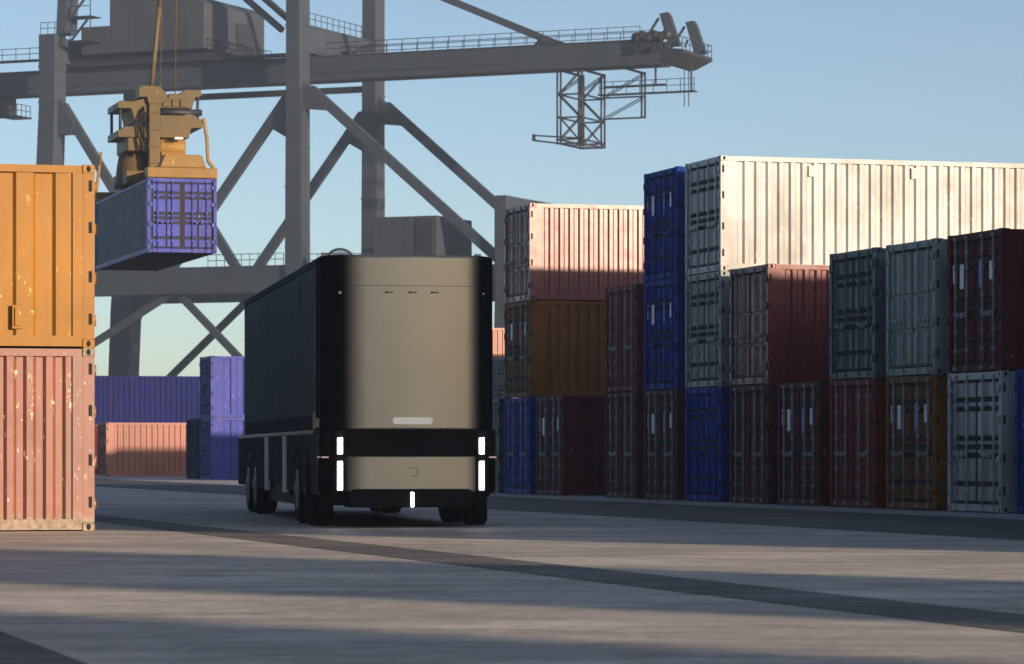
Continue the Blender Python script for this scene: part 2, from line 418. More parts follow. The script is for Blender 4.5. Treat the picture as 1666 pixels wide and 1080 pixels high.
# column, level, colour, door style, bars, labels, label text, offset towards the road
ROW = [
 (-1, 1,'slate','plain','galv',False,'slate green container at the far end of the row behind the truck',0),
 (0, 1,'blue','plain','galv',False,'blue container at the bottom of the stack just right of the truck',0),
 (0, 2,'brown','ribbed','galv',True,'ochre brown container between a blue one and a sunlit red one',0),
 (0, 3,'gloss_red','plain','galv',False,'red container with brightly sunlit side on top of the brown container',0),
 (1, 1,'maroon','ribbed','galv',True,'maroon ground level container standing between two taller stacks beside the blue one',0),
 (3, 1,'maroon','plain','galv',False,'maroon container under the red one left of the tall blue pair',0),
 (3, 2,'red','plain','galv',False,'red container on the second level just left of the tall blue pair',0),
 (4, 1,'maroon','ribbed','galv',True,'maroon container with white and blue door labels under two blue containers',0),
 (4, 2,'blue','ribbed','paint',True,'lower of two blue containers stacked above a maroon one',0),
 (4, 3,'blue','ribbed','paint',True,'topmost blue container beside the sunlit white container',0),
 (5, 1,'blue','ribbed','paint',False,'bright blue ground level container below two grey white containers',0),
 (5, 2,'grey','ribbed','paint',False,'grey container with shaded doors between the white and the blue container',0),
 (5, 3,'white','ribbed','paint',False,'off white container with long sunlit side on top of the tallest stack',0),
 (6, 1,'maroon','plain','galv',False,'maroon container beneath the red one with the sunlit top edge',0),
 (6, 2,'satin_red','plain','galv',False,'red container sunlit only along its top edge, below the white one',0),
 (7, 1,'maroon','ribbed','galv',True,'maroon container with pale door labels and nothing stacked on it',0),
 (8, 1,'red','plain','galv',False,'dark red container under the slate green container',0),
 (8, 2,'slate','ribbed','paint',False,'dark slate green container in front of the long white side',0),
 (9, 1,'brown','ribbed','galv',True,'ochre brown container with white and blue door labels under the grey one',0),
 (9, 2,'grey','plain','paint',False,'grey container between the slate green and the red container',0),
 (10,1,'white','ribbed','paint',False,'pale grey white ground level container at the right end of the row',0),
 (10,2,'maroon','ribbed','galv',True,'maroon upper container with blue door label above the pale grey one',0),
 (11,1,'blue','ribbed','paint',False,'blue container cut off by the right edge of the picture',0),
]
for n, lv, c, st, br, lb, txt, off in ROW:
    p = col_pos(n, off)
    t = container(p, PHI, c, txt, st, br, lb, z=.012 + (lv-1)*CH)
    
    if c == 'white' and lv == 3:
        for x in (2.23, 4.74):
            MB().box((x-.10,.0365,2.17),(x+.10,.06,2.42)).build('air_vent', M['white'], t, .004)
# the stack at the left edge: door end turned to the right
cor = Vector((-5.93, 48.3, 0)); o_ = cor + DY*CW
container(o_, PHI+math.pi, 'salmon', 'faded red container with rusty bottom rail, lower one of the sunlit stack', z=0, bars='paint')
yl = container(o_, PHI+math.pi, 'yellow', 'yellow orange container on top of the faded red one', z=CH, wide=True, bars='paint')
v_ = MB(); v_.box((1.02,W_-.012,.26),(1.17,W_+.004,.60)); v_.box((1.055,W_+.005,.30),(1.135,W_+.030,.56))
v_.build('air_vent', M['yellow'], yl, .008)

# containers far down the yard, with unseen stacks added to cast shadows
def far(x, y, n, lv, c, txt, **k):
    p = Vector((x, y, 0)) + DY*(n*PITCH); container(p, PHI, c, txt, z=(lv-1)*CH, **k)
for lv in (1, 2): far(2.0,125,0,lv,'grey',('grey container low in an added shadow-casting stack hidden behind the right row','grey container on top of an added shadow-casting stack hidden behind the right row')[lv-1])  # unseen stack added to shade the foot of the violet pair
for lv in (1, 2): far(-.2,144,0,lv,'slate',('slate green container low in an added shadow-casting pair hidden behind the right row','slate green container on top of an added shadow-casting pair hidden behind the right row')[lv-1], length=6.06)  # unseen pair added to shade the orange red container
far(2.6,171.3,0,1,'navy','navy container low in an added shadow-casting far stack behind the right row')
far(2.6,171.3,0,2,'grey','grey container in the middle of an added shadow-casting far stack behind the right row')
far(2.6,171.3,0,3,'navy','navy container topping an added shadow-casting far stack behind the right row')  # unseen stack added to shade the far stack behind the truck
far(-12.61,142.4,0,1,'violet','violet blue container beside the truck, lower one of two', bars='paint', wide=True, length=6.06)
far(-12.61,142.4,0,2,'violet','violet blue container beside the truck, upper one of two', bars='paint', wide=True, length=6.06)
far(-12.61,142.4,1,1,'navy','navy container in shade tucked behind the violet blue pair', bars='paint')
far(-19.5,163.4,0,1,'orange','orange red container half in shadow far down the yard', bars='paint')
far(-27.6,176.6,0,1,'maroon','maroon container hidden behind the orange red one', bars='paint')
far(-27.6,176.6,0,2,'navy','long navy blue container seen above the orange red one', bars='paint')
for lv, c, tx in ((1,'navy','navy container at the base of the far stack behind the truck'),(2,'slate','slate green container in the middle of the far stack behind the truck'),(3,'orange','orange red container topping the far stack behind the truck')):
    far(-4.5,180,0,lv,c,tx)

# row carried on out of view, stacks and gaps shaped to throw the long shadows
def whole_container():
    b = MB(); k = []
    for me, mi in ((frame_mb(),0),(corr_panel(0,-1),0),(corr_panel(W_,1),0),(roof_mb(),0),(front_mb(),0),(door_mb(.115,1.214,'ribbed'),0),(door_mb(1.224,W_-.115,'ribbed'),0)):
        b.add(me.v, me.f, 0)
    for y in BARS: q = bar_mb(y); b.add(q.v, q.f, 1)
    return b.mesh('shipping_container', 2)
WH = {12.19: whole_container()}
L_ = 6.06; ME20 = whole_container(); WH[6.06] = ME20; L_ = CL
BEYOND = [(n, 3 if n < 17 else 4, 12.19) for n in range(12, 24)] + [(31.95, 4, 6.06)] + [(38.3+k, 4, 6.06) for k in range(4)]  # single short stacks are added purely to shade bands of ground
# the left stack's own row carried on unseen, added to block skylight
LEFTROW = [(k, lv) for k in range(1, 13) for lv in range(2)]
names = {'maroon':'maroon','blue':'blue','grey':'grey','brown':'ochre brown'}
for n, lvs, ln in BEYOND:
    for lv in range(lvs):
        c = random.choice(list(names)); p = col_pos(n)
        o = obj('shipping_container', WH[ln], [M[c], M['galv']]); o.location = (p.x, p.y, .012 + lv*CH); o.rotation_euler = (0,0,PHI)
        tag(o, f'{names[c]} container in the unseen shadow-casting row beyond the right edge of the picture', 'container', f'{names[c]} containers beyond the right edge')

for k, lv in LEFTROW:
    c = random.choice(list(names)); p = Vector((-5.93,48.3,0)) + DY*(CW + k*PITCH)
    o = obj('shipping_container', WH[12.19], [M[c], M['galv']]); o.location = (p.x, p.y, lv*CH); o.rotation_euler = (0,0,PHI+math.pi)
    tag(o, f'{names[c]} container in the added light-blocking row hidden behind the yellow and faded red stack', 'container', f'{names[c]} containers behind the left stack')

# ---------------------------------------------------------------- hung container and its spreader
HP = Vector((-12.65, 118.0, 8.08))           # near left foot of its door end, which faces the camera
d_ = Vector((-math.sin(R(15.6)), math.cos(R(15.6)), 0)); r_ = Vector((math.cos(R(15.6)), math.sin(R(15.6)), 0))
hp = HP + r_*CW
hc = container(hp, R(15.6)+R(90), 'violet', 'container with violet blue doors hanging in the air from an ochre spreader', bars='paint', z=HP.z)
for ch in hc.children:
    if ch.name.startswith('side_wall'): ch.material_slots[0].material = M['steel_blue']  # side walls coloured darker and greyer than the doors
sp = empty('container_spreader', (HP + r_*(CW/2) + d_*0 + Vector((0,0,CH))), R(15.6), 'ochre yellow lifting spreader holding the hanging violet blue container', 'spreader')
S = M['spreader']
# local: x right, y away along the container, z up from its roof
b = MB(); b.chbox((-1.24,-.05,.01),(1.24,.45,.37),.03)
for x in (-1,1):
    b.box((x*1.1-.09,.02,-.03),(x*1.1+.09,.2,.012))
b.build('end_beam', S, sp, .02)
b = MB(); b.prism([(-.78,.372),(.86,.372),(.70,.82),(-.60,.84)],'y',.0,.6); b.build('end_housing', S, sp, .03)
b = MB(); b.chbox((-1.24,11.75,.01),(1.24,12.24,.37),.03); b.build('end_beam', S, sp, .02)
b = MB(); b.chbox((-.5,.62,.15),(.5,11.7,.62),.04); b.build('main_beam', M['spreader_dark'], sp, .02)
SD = M['spreader_dark']
b = MB(); b.lathe([(0,.10),(.74,.10),(.74,.24),(.70,.30),(.64,.85),(.58,1.20),(.58,1.30),(.50,1.36),(0,1.36)], (-.70,6.0,0),'z',28); b.build('motor_drum', SD, sp)
b = MB(); b.box((-1.22,4.6,.15),(-.2,7.6,.62)); b.chbox((-1.15,5.0,1.35),(-.36,7.3,1.9),.06); b.build('drum_cradle', SD, sp, .02)
b = MB(); b.chbox((-.38,4.75,.62),(.04,5.25,3.62),.03); b.prism([(-.74,3.28),(-.74,3.62),(-.60,3.70),(.02,3.70),(.30,3.40),(.30,3.20),(.04,3.05),(-.38,3.05),(-.45,3.30)],'y',4.72,5.6)
for z in (.9,1.5,2.1,2.7): b.box((-.40,4.72,z),(.06,4.76,z+.05))
b.build('head_column', SD, sp, .015)
b = MB(); b.prism([(.045,2.22),(.045,2.68),(.9,2.68),(1.15,2.78),(1.45,2.60),(1.62,2.52),(1.62,2.24),(1.2,2.22),(1.12,1.86),(.045,1.86)],'y',4.9,7.3); b.build('lower_deck', SD, sp, .02)
b = MB(); b.prism([(-1.48,1.84),(-1.48,2.08),(-1.2,2.24),(-.385,2.24),(-.385,1.84)],'y',4.9,7.3); b.build('lower_deck', SD, sp, .02)
b = MB(); b.prism([(.045,2.92),(.045,3.30),(.35,3.30),(.40,3.46),(.78,3.46),(.98,3.62),(1.56,3.62),(1.58,3.40),(1.34,3.33),(1.24,2.94)],'y',4.9,7.3); b.build('upper_deck', SD, sp, .02)
b = MB(); b.prism([(-1.48,2.88),(-1.48,3.10),(-1.38,3.16),(-.95,3.14),(-.385,3.30),(-.385,2.60),(-.86,2.40),(-1.0,2.88)],'y',4.9,7.3); b.build('upper_deck', SD, sp, .02)
for x, y, z0, z1 in ((1.47,5.1,2.5,3.40),(1.47,7.1,2.5,3.40),(-1.36,5.1,2.1,2.90),(-1.36,7.1,2.1,2.90)): MB().tube((x,y,z0),(x,y,z1),.055,8).build('tie_rod', M['crane'], sp)
b = MB(); b.lathe([(0,-.48),(.40,-.48),(.43,-.40),(.43,.40),(.40,.48),(0,.48)], (.56,5.5,1.55),'x',24); b.chbox((.10,5.0,1.0),(1.0,6.0,1.35),.05); b.build('slewing_drive', S, sp, .01)
b = MB(); b.box((.2,5.2,2.69),(1.1,7.0,2.80)); b.box((.3,5.1,2.80),(1.0,7.1,2.86)); b.lathe([(0,-.9),(.12,-.9),(.12,.9),(0,.9)],(.7,5.0,2.80),'x',12); b.build('slewing_ring', M['crane_dark'], sp)
for x in (.28,.62,.92):
    MB().chbox((x-.13,4.84,2.98),(x+.13,4.895,3.25),.02).build('cover_plate', SD, sp)
for k, x in enumerate((-.55,-.66,-.50)):
    MB().path([(x,4.85,2.95-k*.1),(x-.05,4.62,2.4),(x-.02+k*.05,4.6,1.8),(x+.05,4.72,1.3)], .035, 6).build('hydraulic_hose', M['tyre'], sp)
for x, z in ((.55,1.845),(.72,1.0)): MB().box((x,4.6,z-.06),(x+.30,4.98,z+.02)).build('floodlight', M['label_white'], sp, .01)
b = MB(); b.tube((-.25,5.0,3.6),(.05,5.0,6.6),.085,8,r2=.08); b.tube((.05,5.0,6.6),(1.1,5.0,19.0),.08,8,r2=.08); b.build('lifting_cable', M['rope'], sp)
MB().tube((.25,6.0,3.3),(.42,6.0,19.0),.022,5).build('hoist_rope', M['rope'], sp); MB().tube((.8,6.0,3.4),(.95,6.0,19.0),.022,5).build('hoist_rope', M['rope'], sp)
for pts in ([(1.12,.05,.38),(.92,.05,.62),(.88,.05,1.4),(.76,.05,2.12)], [(-1.2,11.9,.4),(-1.12,11.9,1.0),(-1.02,11.9,1.9)], [(1.2,11.9,.4),(1.12,11.9,1.0),(1.02,11.9,1.9)]):
    q = MB()
    for a, c in zip(pts[:-1], pts[1:]): q.beam(a, c, .16, .10)
    q.build('guide_flap', S, sp, .01)

# ---------------------------------------------------------------- the truck
T = empty('freight_truck', (-1.515,50.5,0), R(8.77), 'driverless black freight truck with bronze front and white light bars', 'truck')
# cargo body
b = MB(); x0, x1, y0, y1, z0, z1 = -1.22, 1.22, 1.10, 16.5, 1.47, 4.09
b.box((x0+.02,y0+.02,z0),(x1-.02,y1-.02,z1-.03)); cb = b.build('cargo_box', M['cargo'], T)
b = MB(); n = 54; 
for sx in (-1,1):
    vs_ = []; pts = []
    yy = y0+.10; st_ = (y1-y0-.2)/n
    for i in range(n):
        a = yy+i*st_; pts += [(a,0),(a+st_*.42,0),(a+st_*.5,1),(a+st_*.92,1)]
    pts.append((yy+n*st_,0))
    for a, d in pts: vs_ += [(sx*(1.209+.005*d),a,z0+.24),(sx*(1.204+.014*d),a,z1-.12)]
    b.add(vs_, [(2*i,2*i+2,2*i+3,2*i+1) for i in range(len(pts)-1)])
b.build('ribbed_panel', M['cargo'], cb)
b = MB()
for sx in (-1,1):
    X0, X1 = (sx*1.20, sx*1.225) if sx > 0 else (sx*1.225, sx*1.20)
    b.box((X0,y0,z1-.11),(X1,y1,z1)); b.box((X0,y0,z0),(X1,y1,z0+.22)); b.box((X0-.003*0,y0,z0+.222),(X1+.004,y0+.09,z1-.112)); b.box((X0,y1-.09,z0+.222),(X1+.003,y1,z1-.112))
b.build('box_frame', M['skirt'], cb, .006)
for a in (5.1,8.3): MB().box((-1.232,a,z0+.02),(-1.2255,a+.10,z0+.24)).build('panel_slot', M['hole'], cb)
MB().box((-1.226,4.6,3.45),(-1.215,4.68,3.85)).build('panel_slot', M['hole'], cb)
b = MB()
for sx in (-1,1): b.box((sx*1.17-.05,1.03,z1-.02),(sx*1.17+.05,1.14,z1+.045))
b.build('corner_casting', M['beige'], cb, .01)
# cab: plan outline swept up; bronze middle between black corners
def plan(bulge=.07, hw=1.30, rear=1.02, rc=.46, n=10):
    pts = [(-hw,rear)]
    for i in range(n+1):
        t = i/n*math.pi/2; pts.append((-hw+rc*(1-math.cos(t)), rc*(1-math.sin(t)) + bulge*.0))
    m_ = 16
    for i in range(1, m_):
        x = -hw+rc + (2*(hw-rc))*i/m_; pts.append((x, -bulge*(1-(x/(hw-rc))**2)))
    for i in range(n+1):
        t = math.pi/2 - i/n*math.pi/2; pts.append((hw-rc*(1-math.cos(t)), rc*(1-math.sin(t))))
    pts.append((hw,rear)); return pts
def loft(levels, m=0):
    """levels: list of (plan, z)"""
    q = MB(); n = len(levels[0][0]); v = [(x,y,z) for pl, z in levels for x, y in pl]; fs = []
    for k in range(len(levels)-1):
        for i in range(n-1): fs.append((k*n+i, k*n+i+1, k*n+n+i+1, k*n+n+i))
    q.add(v, fs, m, True)
    q.add([(x,y,levels[-1][1]) for x,y in levels[-1][0]], [tuple(range(n))], m); q.add([(x,y,levels[0][1]) for x,y in levels[0][0]], [tuple(range(n-1,-1,-1))], m)
    q.add([(levels[0][0][0][0],levels[0][0][0][1],levels[0][1]),(levels[0][0][-1][0],levels[0][0][-1][1],levels[0][1]),(levels[-1][0][-1][0],levels[-1][0][-1][1],levels[-1][1]),(levels[-1][0][0][0],levels[-1][0][0][1],levels[-1][1])], [(0,1,2,3)], m)
    return q
def inset(pl, d):
    return [(x*(1-d/1.3), y+d*(1-max(0,y)/1.1)) for x, y in pl]
pl = plan()
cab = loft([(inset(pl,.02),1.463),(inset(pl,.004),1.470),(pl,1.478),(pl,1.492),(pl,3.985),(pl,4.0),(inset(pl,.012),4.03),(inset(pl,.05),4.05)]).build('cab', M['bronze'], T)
b = MB(); q = plan(hw=1.3015); 
fr = [(x,y-.0015) for x,y in q if -1.02 < x < 1.08]
vs_ = [(x,y,z) for z in (3.585,3.592) for x,y in fr]; n = len(fr)
b.add(vs_, [(i,i+1,n+i+1,n+i) for i in range(n-1)]); b.build('panel_seam', M['mark'], cab)
def front_y(x, bulge=.07, hw=1.3, rc=.46):
    a = abs(x)
    return -bulge*(1-(x/(hw-rc))**2) if a < hw-rc else rc - math.sqrt(max(0, rc*rc-(a-(hw-rc))**2))
for x in (-.32,.03,.36):
    b = MB(); yy = front_y(x)-.004
    b.box((x-.06,yy-.004,3.475),(x-.022,yy+.03,3.505)); b.box((x-.012,yy-.004,3.482),(x+.012,yy+.03,3.505)); b.box((x+.022,yy-.004,3.478),(x+.06,yy+.03,3.496))
    b.build('roof_sensor', M['mark'], cab, .004)
for x, s in ((-1.04,.022),(1.115,.014)):
    b = MB(); b.lathe([(0,-.012),(s,-.012),(s,.02),(0,.02)], (x,front_y(x)-.006,3.485),'y',16); b.build('camera_lens', M['label_white'], cab)
b = MB(); w2, h2 = .30, .052; pts = []
for cx, a0 in ((w2-h2,-90),(-w2+h2,90)):
    for i in range(9): a = R(a0+i*22.5); pts.append((.03+cx+h2*math.cos(a), 1.585+h2*math.sin(a)))
b.prism(pts,'y',-.095,-.055); b.build('position_lamp', M['lamp_soft'], cab, .006)
# vertical edge trims on the cab corners
b = MB()
for x in (-1.305,1.305):
    b.box((x-.004,.52,1.5),(x+.004,.535,4.0))
b.build('corner_trim', M['skirt'], cab)
# dark waist, lower body, bumper
pw = plan(hw=1.325, rc=.30, bulge=.03, rear=1.7); pd = [(x, y+.10) if abs(x) < 1.12 else (x, y+.02) for x, y in pw]
wa = loft([(pd,1.058),(pd,1.462)]).build('waist_panel', M['chassis'], T)
lo = plan(hw=1.335, rc=.42, bulge=.06, rear=1.05)
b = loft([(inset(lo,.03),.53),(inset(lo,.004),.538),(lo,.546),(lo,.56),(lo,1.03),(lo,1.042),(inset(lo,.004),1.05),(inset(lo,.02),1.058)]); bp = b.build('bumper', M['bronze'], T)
b = MB()
pts = [(-.90,.30),(.93,.30),(.95,.45),(.92,.545),(.88,.575),(-.84,.575),(-.88,.545),(-.92,.45)]
b.prism(pts,'y',-.075,.9); b.build('air_dam', M['chassis'], bp, .012)
b = MB(); b.prism([(-1.335,.56),(-1.12,.34),(1.12,.34),(1.335,.56)],'y',.40,3.0); b.build('underbody', M['chassis'], T)
def emblem():
    q = MB(); x, z, yy = .035, .83, front_y(.035,.06,1.335,.42)-.003
    for a, c in (((x-.06,z+.055),(x+.07,z+.063)),((x+.062,z-.06),(x+.07,z+.055)),((x-.03,z-.068),(x+.07,z-.06))):
        q.box((a[0],yy-.003,a[1]),(c[0],yy+.03,c[1]))
    q.build('emblem', M['mark'], bp)
emblem()
# corner pillars with the white light bars
for sx, xc in ((-1,-1.045),(1,1.075)):
    b = MB()
    yy = -.015
    b.chbox((xc-.10,yy,.50),(xc+.10,yy+.30,1.455),.03); pil = b.build('light_pillar', M['black'], T, .01)
    for z_0, z_1 in ((1.095,1.335),(.56,.985)):
        b = MB(); b.box((xc-.038,yy-.012,z_0),(xc+.038,yy+.03,z_1)); b.build('headlight', M['lamp'], pil, .004)
    b = MB(); X = sx*1.30
    b.box((min(X,X-sx*.10),.10,1.033),(max(X,X-sx*.10),.30,1.058)); b.box((X-.045,.30,1.033),(X+.045,.55,1.058)); b.build('side_marker', M['marker'], T, .004)
b = MB(); b.box((.006,-.095,.31),(.046,-.07,.525)); b.build('centre_lamp', M['lamp'], bp)
# mounting bracket where the box meets the chassis
b = MB(); b.box((-1.345,1.03,1.47),(-1.305,1.11,1.72)); b.box((-1.322,.50,1.49),(-1.303,1.0,1.63)); b.build('box_bracket', M['beige'], T, .006)
# chassis and side skirts with wheel arches
b = MB(); b.box((-.55,1.0,.62),(.55,16.3,1.42)); b.box((-1.3,1.05,1.40),(1.3,16.45,1.462)); b.box((-.93,1.1,.80),(.93,16.2,1.399)); b.box((-1.15,4.7,.26),(1.15,11.4,.798)); b.box((-1.27,5.98,.42),(-1.16,9.2,.61)); b.box((1.16,5.98,.42),(1.27,9.2,.61)); b.box((-.4,4.8,.35),(.4,11.5,.62))  # lowest wide box is dark fill added for shadow and far wheels underneath
for y in (2.0,3.75,12.3,14.0): b.tube((-1.0,y,.53),(1.0,y,.53),.10,10)
b.build('chassis', M['chassis'], T)
b = MB(); b.box((-1.352,1.0,1.395),(-1.318,16.5,1.452)); b.box((1.318,1.0,1.395),(1.352,16.5,1.452)); b.build('deck_rail', M['rail'], T, .006)
AX = (2.0,3.75,12.3,14.0); RW = .53
def skirt(ya, yb, zb, axles, sx, mat='skirt'):
    """side skirt with round arches cut over the axles, .03 thick"""
    top = 1.392; pts = []; y = ya; N = 90
    for i in range(N+1):
        yy = ya+(yb-ya)*i/N; z = zb
        for a in axles:
            d = abs(yy-a)
            if d < .66: z = max(z, .53+math.sqrt(.66**2-d*d))
        pts.append((yy, min(z, top-.05)))
    q = MB(); X0, X1 = sx*1.345, sx*1.305
    v = [(X0,yy,z) for yy,z in pts]+[(X0,yy,top) for yy,z in pts]+[(X1,yy,z) for yy,z in pts]+[(X1,yy,top) for yy,z in pts]
    n = N+1; fs = []
    for i in range(N):
        fs += [(i,i+1,n+i+1,n+i),(2*n+i,3*n+i,3*n+i+1,2*n+i+1),(i,2*n+i,2*n+i+1,i+1),(n+i,n+i+1,3*n+i+1,3*n+i)]
    fs += [(0,n,3*n,2*n),(n-1,3*n-1,4*n-1,2*n-1)]
    return q.add(v, fs)
for sx in (-1,1):
    skirt(.38,5.65,.50,AX[:2],sx).build('side_skirt', M['skirt'], T)
    skirt(5.95,9.25,.62,[],sx).build('battery_cover', M['skirt'], T, .008)
    skirt(9.62,16.5,.50,AX[2:],sx).build('side_skirt', M['skirt'], T)
    for ya in (5.68,9.30):
        b = MB(); pts = [(ya+.30*0+ .0,.46),(ya+.0,1.0),(ya+.06,1.39),(ya+.24,1.39),(ya+.22,1.0),(ya+.22,.46)]
        X0, X1 = (sx*1.31, sx*1.395) if sx > 0 else (sx*1.395, sx*1.31)
        b.prism(pts,'x',X0,X1); b.build('trim_strip', M['strip'], T, .01)
def tyre_mb(wd): 
    h = wd/2; return MB().lathe([(.30,-h+.03),(.34,-h+.005),(.44,-h-.006),(.495,-h+.012),(.525,-h+.05),(RW,-h+.09),(RW,-.04),(.515,-.035),(.515,-.02),(RW,-.015),(RW,h-.09),(.525,h-.05),(.495,h-.012),(.44,h+.006),(.34,h-.005),(.30,h-.03)],(0,0,0),'x',48)
def rim_mb(wd, sx):
    h = wd/2*sx; q = MB().lathe([(.305,h-.03*sx),(.315,h-.002*sx),(.29,h+.006*sx),(.27,h-.012*sx),(.20,h-.020*sx),(.13,h+.004*sx),(.10,h+.030*sx),(.06,h+.036*sx),(0.0,h+.036*sx)],(0,0,0),'x',32)
    for i in range(10):
        a = 2*math.pi*i/10; q.tube((h-.03*sx,.175*math.cos(a),.175*math.sin(a)),(h+.006*sx,.175*math.cos(a),.175*math.sin(a)),.016,6)
    return q
for i, y in enumerate(AX):
    for sx in (-1,1):
        wd = .38; xx = sx*(1.345-wd/2+.0)
        wobj = empty('wheel', (xx + (.10 if (sx > 0 and i == 0) else 0), y, RW), R(0)); wobj.parent = T
        if i == 0: wobj.rotation_euler = (0,0,R(-9))
        tyre_mb(wd).build('tyre', M['tyre'], wobj); rim_mb(wd, sx).build('rim', M['rim'], wobj)

# ---------------------------------------------------------------- the quay crane
CR = empty('harbour_crane', (-18.87,300,0), math.atan2(-.40,.9165), 'huge dark grey harbour crane rising behind the containers', 'crane')
K, KD = M['crane'], M['crane_dark']
V1 = 15.3
def part(name, mb, mat=None, bev=0): return mb.build(name, mat or K, CR, bev)
def leg(u0, u1, v0, segs):
    """segs: list of (z, u0, u1) – a tapered box column"""
    q = MB(); v = []
    for z, a, c in segs: v += [(a,v0,z),(c,v0,z),(c,v0+2.0,z),(a,v0+2.0,z)]
    fs = [(3,2,1,0), tuple(4*(len(segs)-1)+i for i in range(4))]
    for k in range(len(segs)-1):
        for i in range(4): j = (i+1)%4; fs.append((4*k+i,4*k+j,4*k+4+j,4*k+4+i))
    return q.add(v, fs)
for v0 in (0, V1):
    part('leg', leg(0,0,v0,[(0,-1.7,.3),(15,-1.35,.2),(32,-1.25,.15),(48,-1.2,.15)]), None, .04)
    part('leg', leg(0,0,v0,[(0,-28.6,-26.4),(15,-28.0,-25.7),(27,-26.9,-25.1),(33,-26.6,-24.9),(39.4,-26.6,-24.9)]), None, .04)
    part('mast', leg(0,0,v0+.3,[(39.4,-24.95,-23.9),(48,-24.5,-23.6)]) if v0 == 0 else leg(0,0,v0+.3,[(39.4,-24.95,-23.9),(48,-24.5,-23.6)]), None, .03)
    part('leg', leg(0,0,v0,[(0,18.6,20.2),(16,19.0,20.0)]), None, .04)
    for z, a, c in ((32.4,-1.25,.15),(34.2,-1.25,.15),(38.9,-1.23,.15),(24.6,-1.30,.17),(33.1,-26.6,-24.9),(36.4,-26.6,-24.9)):
        part('flange', MB().box((a-.05,v0-.05,z),(c+.05,v0+2.05,z+.14)), None)
    q = MB()
    for u in (.32,.78): q.tube((u,v0-.02,16),(u,v0-.02,33.5),.03,5)
    for k in range(58): q.tube((.32,v0-.02,16.2+.3*k),(.78,v0-.02,16.2+.3*k),.02,5)
    part('ladder', q, KD)
    # portal beam with haunches
    q = MB(); q.prism([(-25.7,15.4),(-1.3,15.4),(-1.3,17.8),(-25.7,17.8)],'y',v0+.25,v0+1.75); q.prism([(.15,15.0),(19,15.0),(19,17.4),(.15,17.7)],'y',v0+.25,v0+1.75)
    q.prism([(-25.8,15.4),(-25.8,13.2),(-25.3,14.6),(-24.4,15.2),(-23.4,15.398)],'y',v0+.3,v0+1.7)
    q.prism([(-1.4,15.4),(-1.4,12.6),(-2.2,14.4),(-3.4,15.1),(-5,15.398)],'y',v0+.3,v0+1.7)
    part('portal_beam', q, None, .05)
    # braces
    for a, c, wd in (((-24.6,32.9),(-14.2,17.6),.85),((-1.6,32.6),(-13.4,17.6),.85),((.8,33.3),(19.6,17.3),.85)):
        q = MB(); q.beam((a[0],v0+1,a[1]),(c[0],v0+1,c[1]),.6,wd); part('diagonal_brace', q, None, .03)
    q = MB(); q.prism([(-1.3,29.2),(-1.3,33.6),(.15,34.0),(2.7,32.1),(2.2,31.4),(.3,31.6),(.15,30.2)],'y',v0+.55,v0+1.45); q.prism([(-1.3,29.0),(-3.8,30.4),(-3.2,31.2),(-1.3,33.2)],'y',v0+.6,v0+1.4); part('gusset_plate', q, None, .03)
    q = MB(); q.prism([(-25,30.2),(-24.9,33.6),(-23.2,31.3),(-23.6,30.2)],'y',v0+.6,v0+1.4); part('gusset_plate', q, None, .03)
    # bracing below the portal
for a, c, v0 in (((-13.2,15.6),(-29.7,6.6),1),((-12.3,15.2),(.2,3.4),1),((-13.7,15.5),(-26,5.0),V1+1),((-24.8,15.5),(-32.0,9.0),1)):
    q = MB(); q.beam((a[0],v0,a[1]),(c[0],v0,c[1]),.5,.62); part('diagonal_brace', q, None, .02)
# cross beams along the quay
for u0, u1, za, zb in ((-1.2,.1,36.7,39.2),(-26.5,-25.0,36.9,39.2),(18.95,20.0,16.0,23.3),(-1.2,.1,15.6,17.6)):
    q = MB(); q.box((u0+.12,2.0,za),(u1-.12,V1,zb)); part('cross_beam', q, None, .04)
q = MB(); q.box((18.9,.05,16.0),(20.0,2.0,23.3)); part('leg_head', q, None, .04)
# upper ties
q = MB(); q.box((-25,V1+.5,34.6),(-1.2,V1+1.1,35.15)); part('tie_beam', q, KD)
# boom girders with rails and cross ties
for v0 in (4.0, 5.7):
    q = MB(); q.box((-40,v0,34.55),(32.6,v0+.9,36.5)); q.box((-40,v0-.12,34.40),(32.6,v0+1.02,34.548)); q.box((-40,v0-.10,36.502),(32.0,v0+1.0,36.60))
    q.box((-40,v0-.10,35.02),(18.5,v0-.004,35.14))
    part('boom_girder', q, None, .02)
for i in range(12): part('boom_tie', MB().box((-39+i*6.4,4.9,34.8),(-38.6+i*6.4,5.7,36.2)), KD)
q = MB(); q.box((-26,3.2,36.61),(-9.3,14.5,37.4)); q.box((-24.8,3.0,36.62),(-1.4,3.95,36.9)); part('house_platform', q, KD)
# machinery house
q = MB(); q.prism([(-20.3,37.6),(-10.5,37.6),(-10.5,41.7),(-11.5,42.4),(-20.3,42.6)],'y',2.0,13.6); mh = part('machinery_house', q, M['crane_house'], .05)
q = MB()
for i in range(5): q.box((-20.2+i*1.94,1.985,37.7),(-20.16+i*1.94,1.998,41.6))
q.build('panel_seam', KD, mh)
q = MB(); q.box((-10.46,8.0,38.2),(-10.40,11.4,40.6)); q.build('roller_door', M['crane_dark'], mh, .02)
q = MB(); q.box((-23.3,2.0,37.6),(-20.304,12,40.1)); q.build('annex', M['crane_house'], mh, .04)
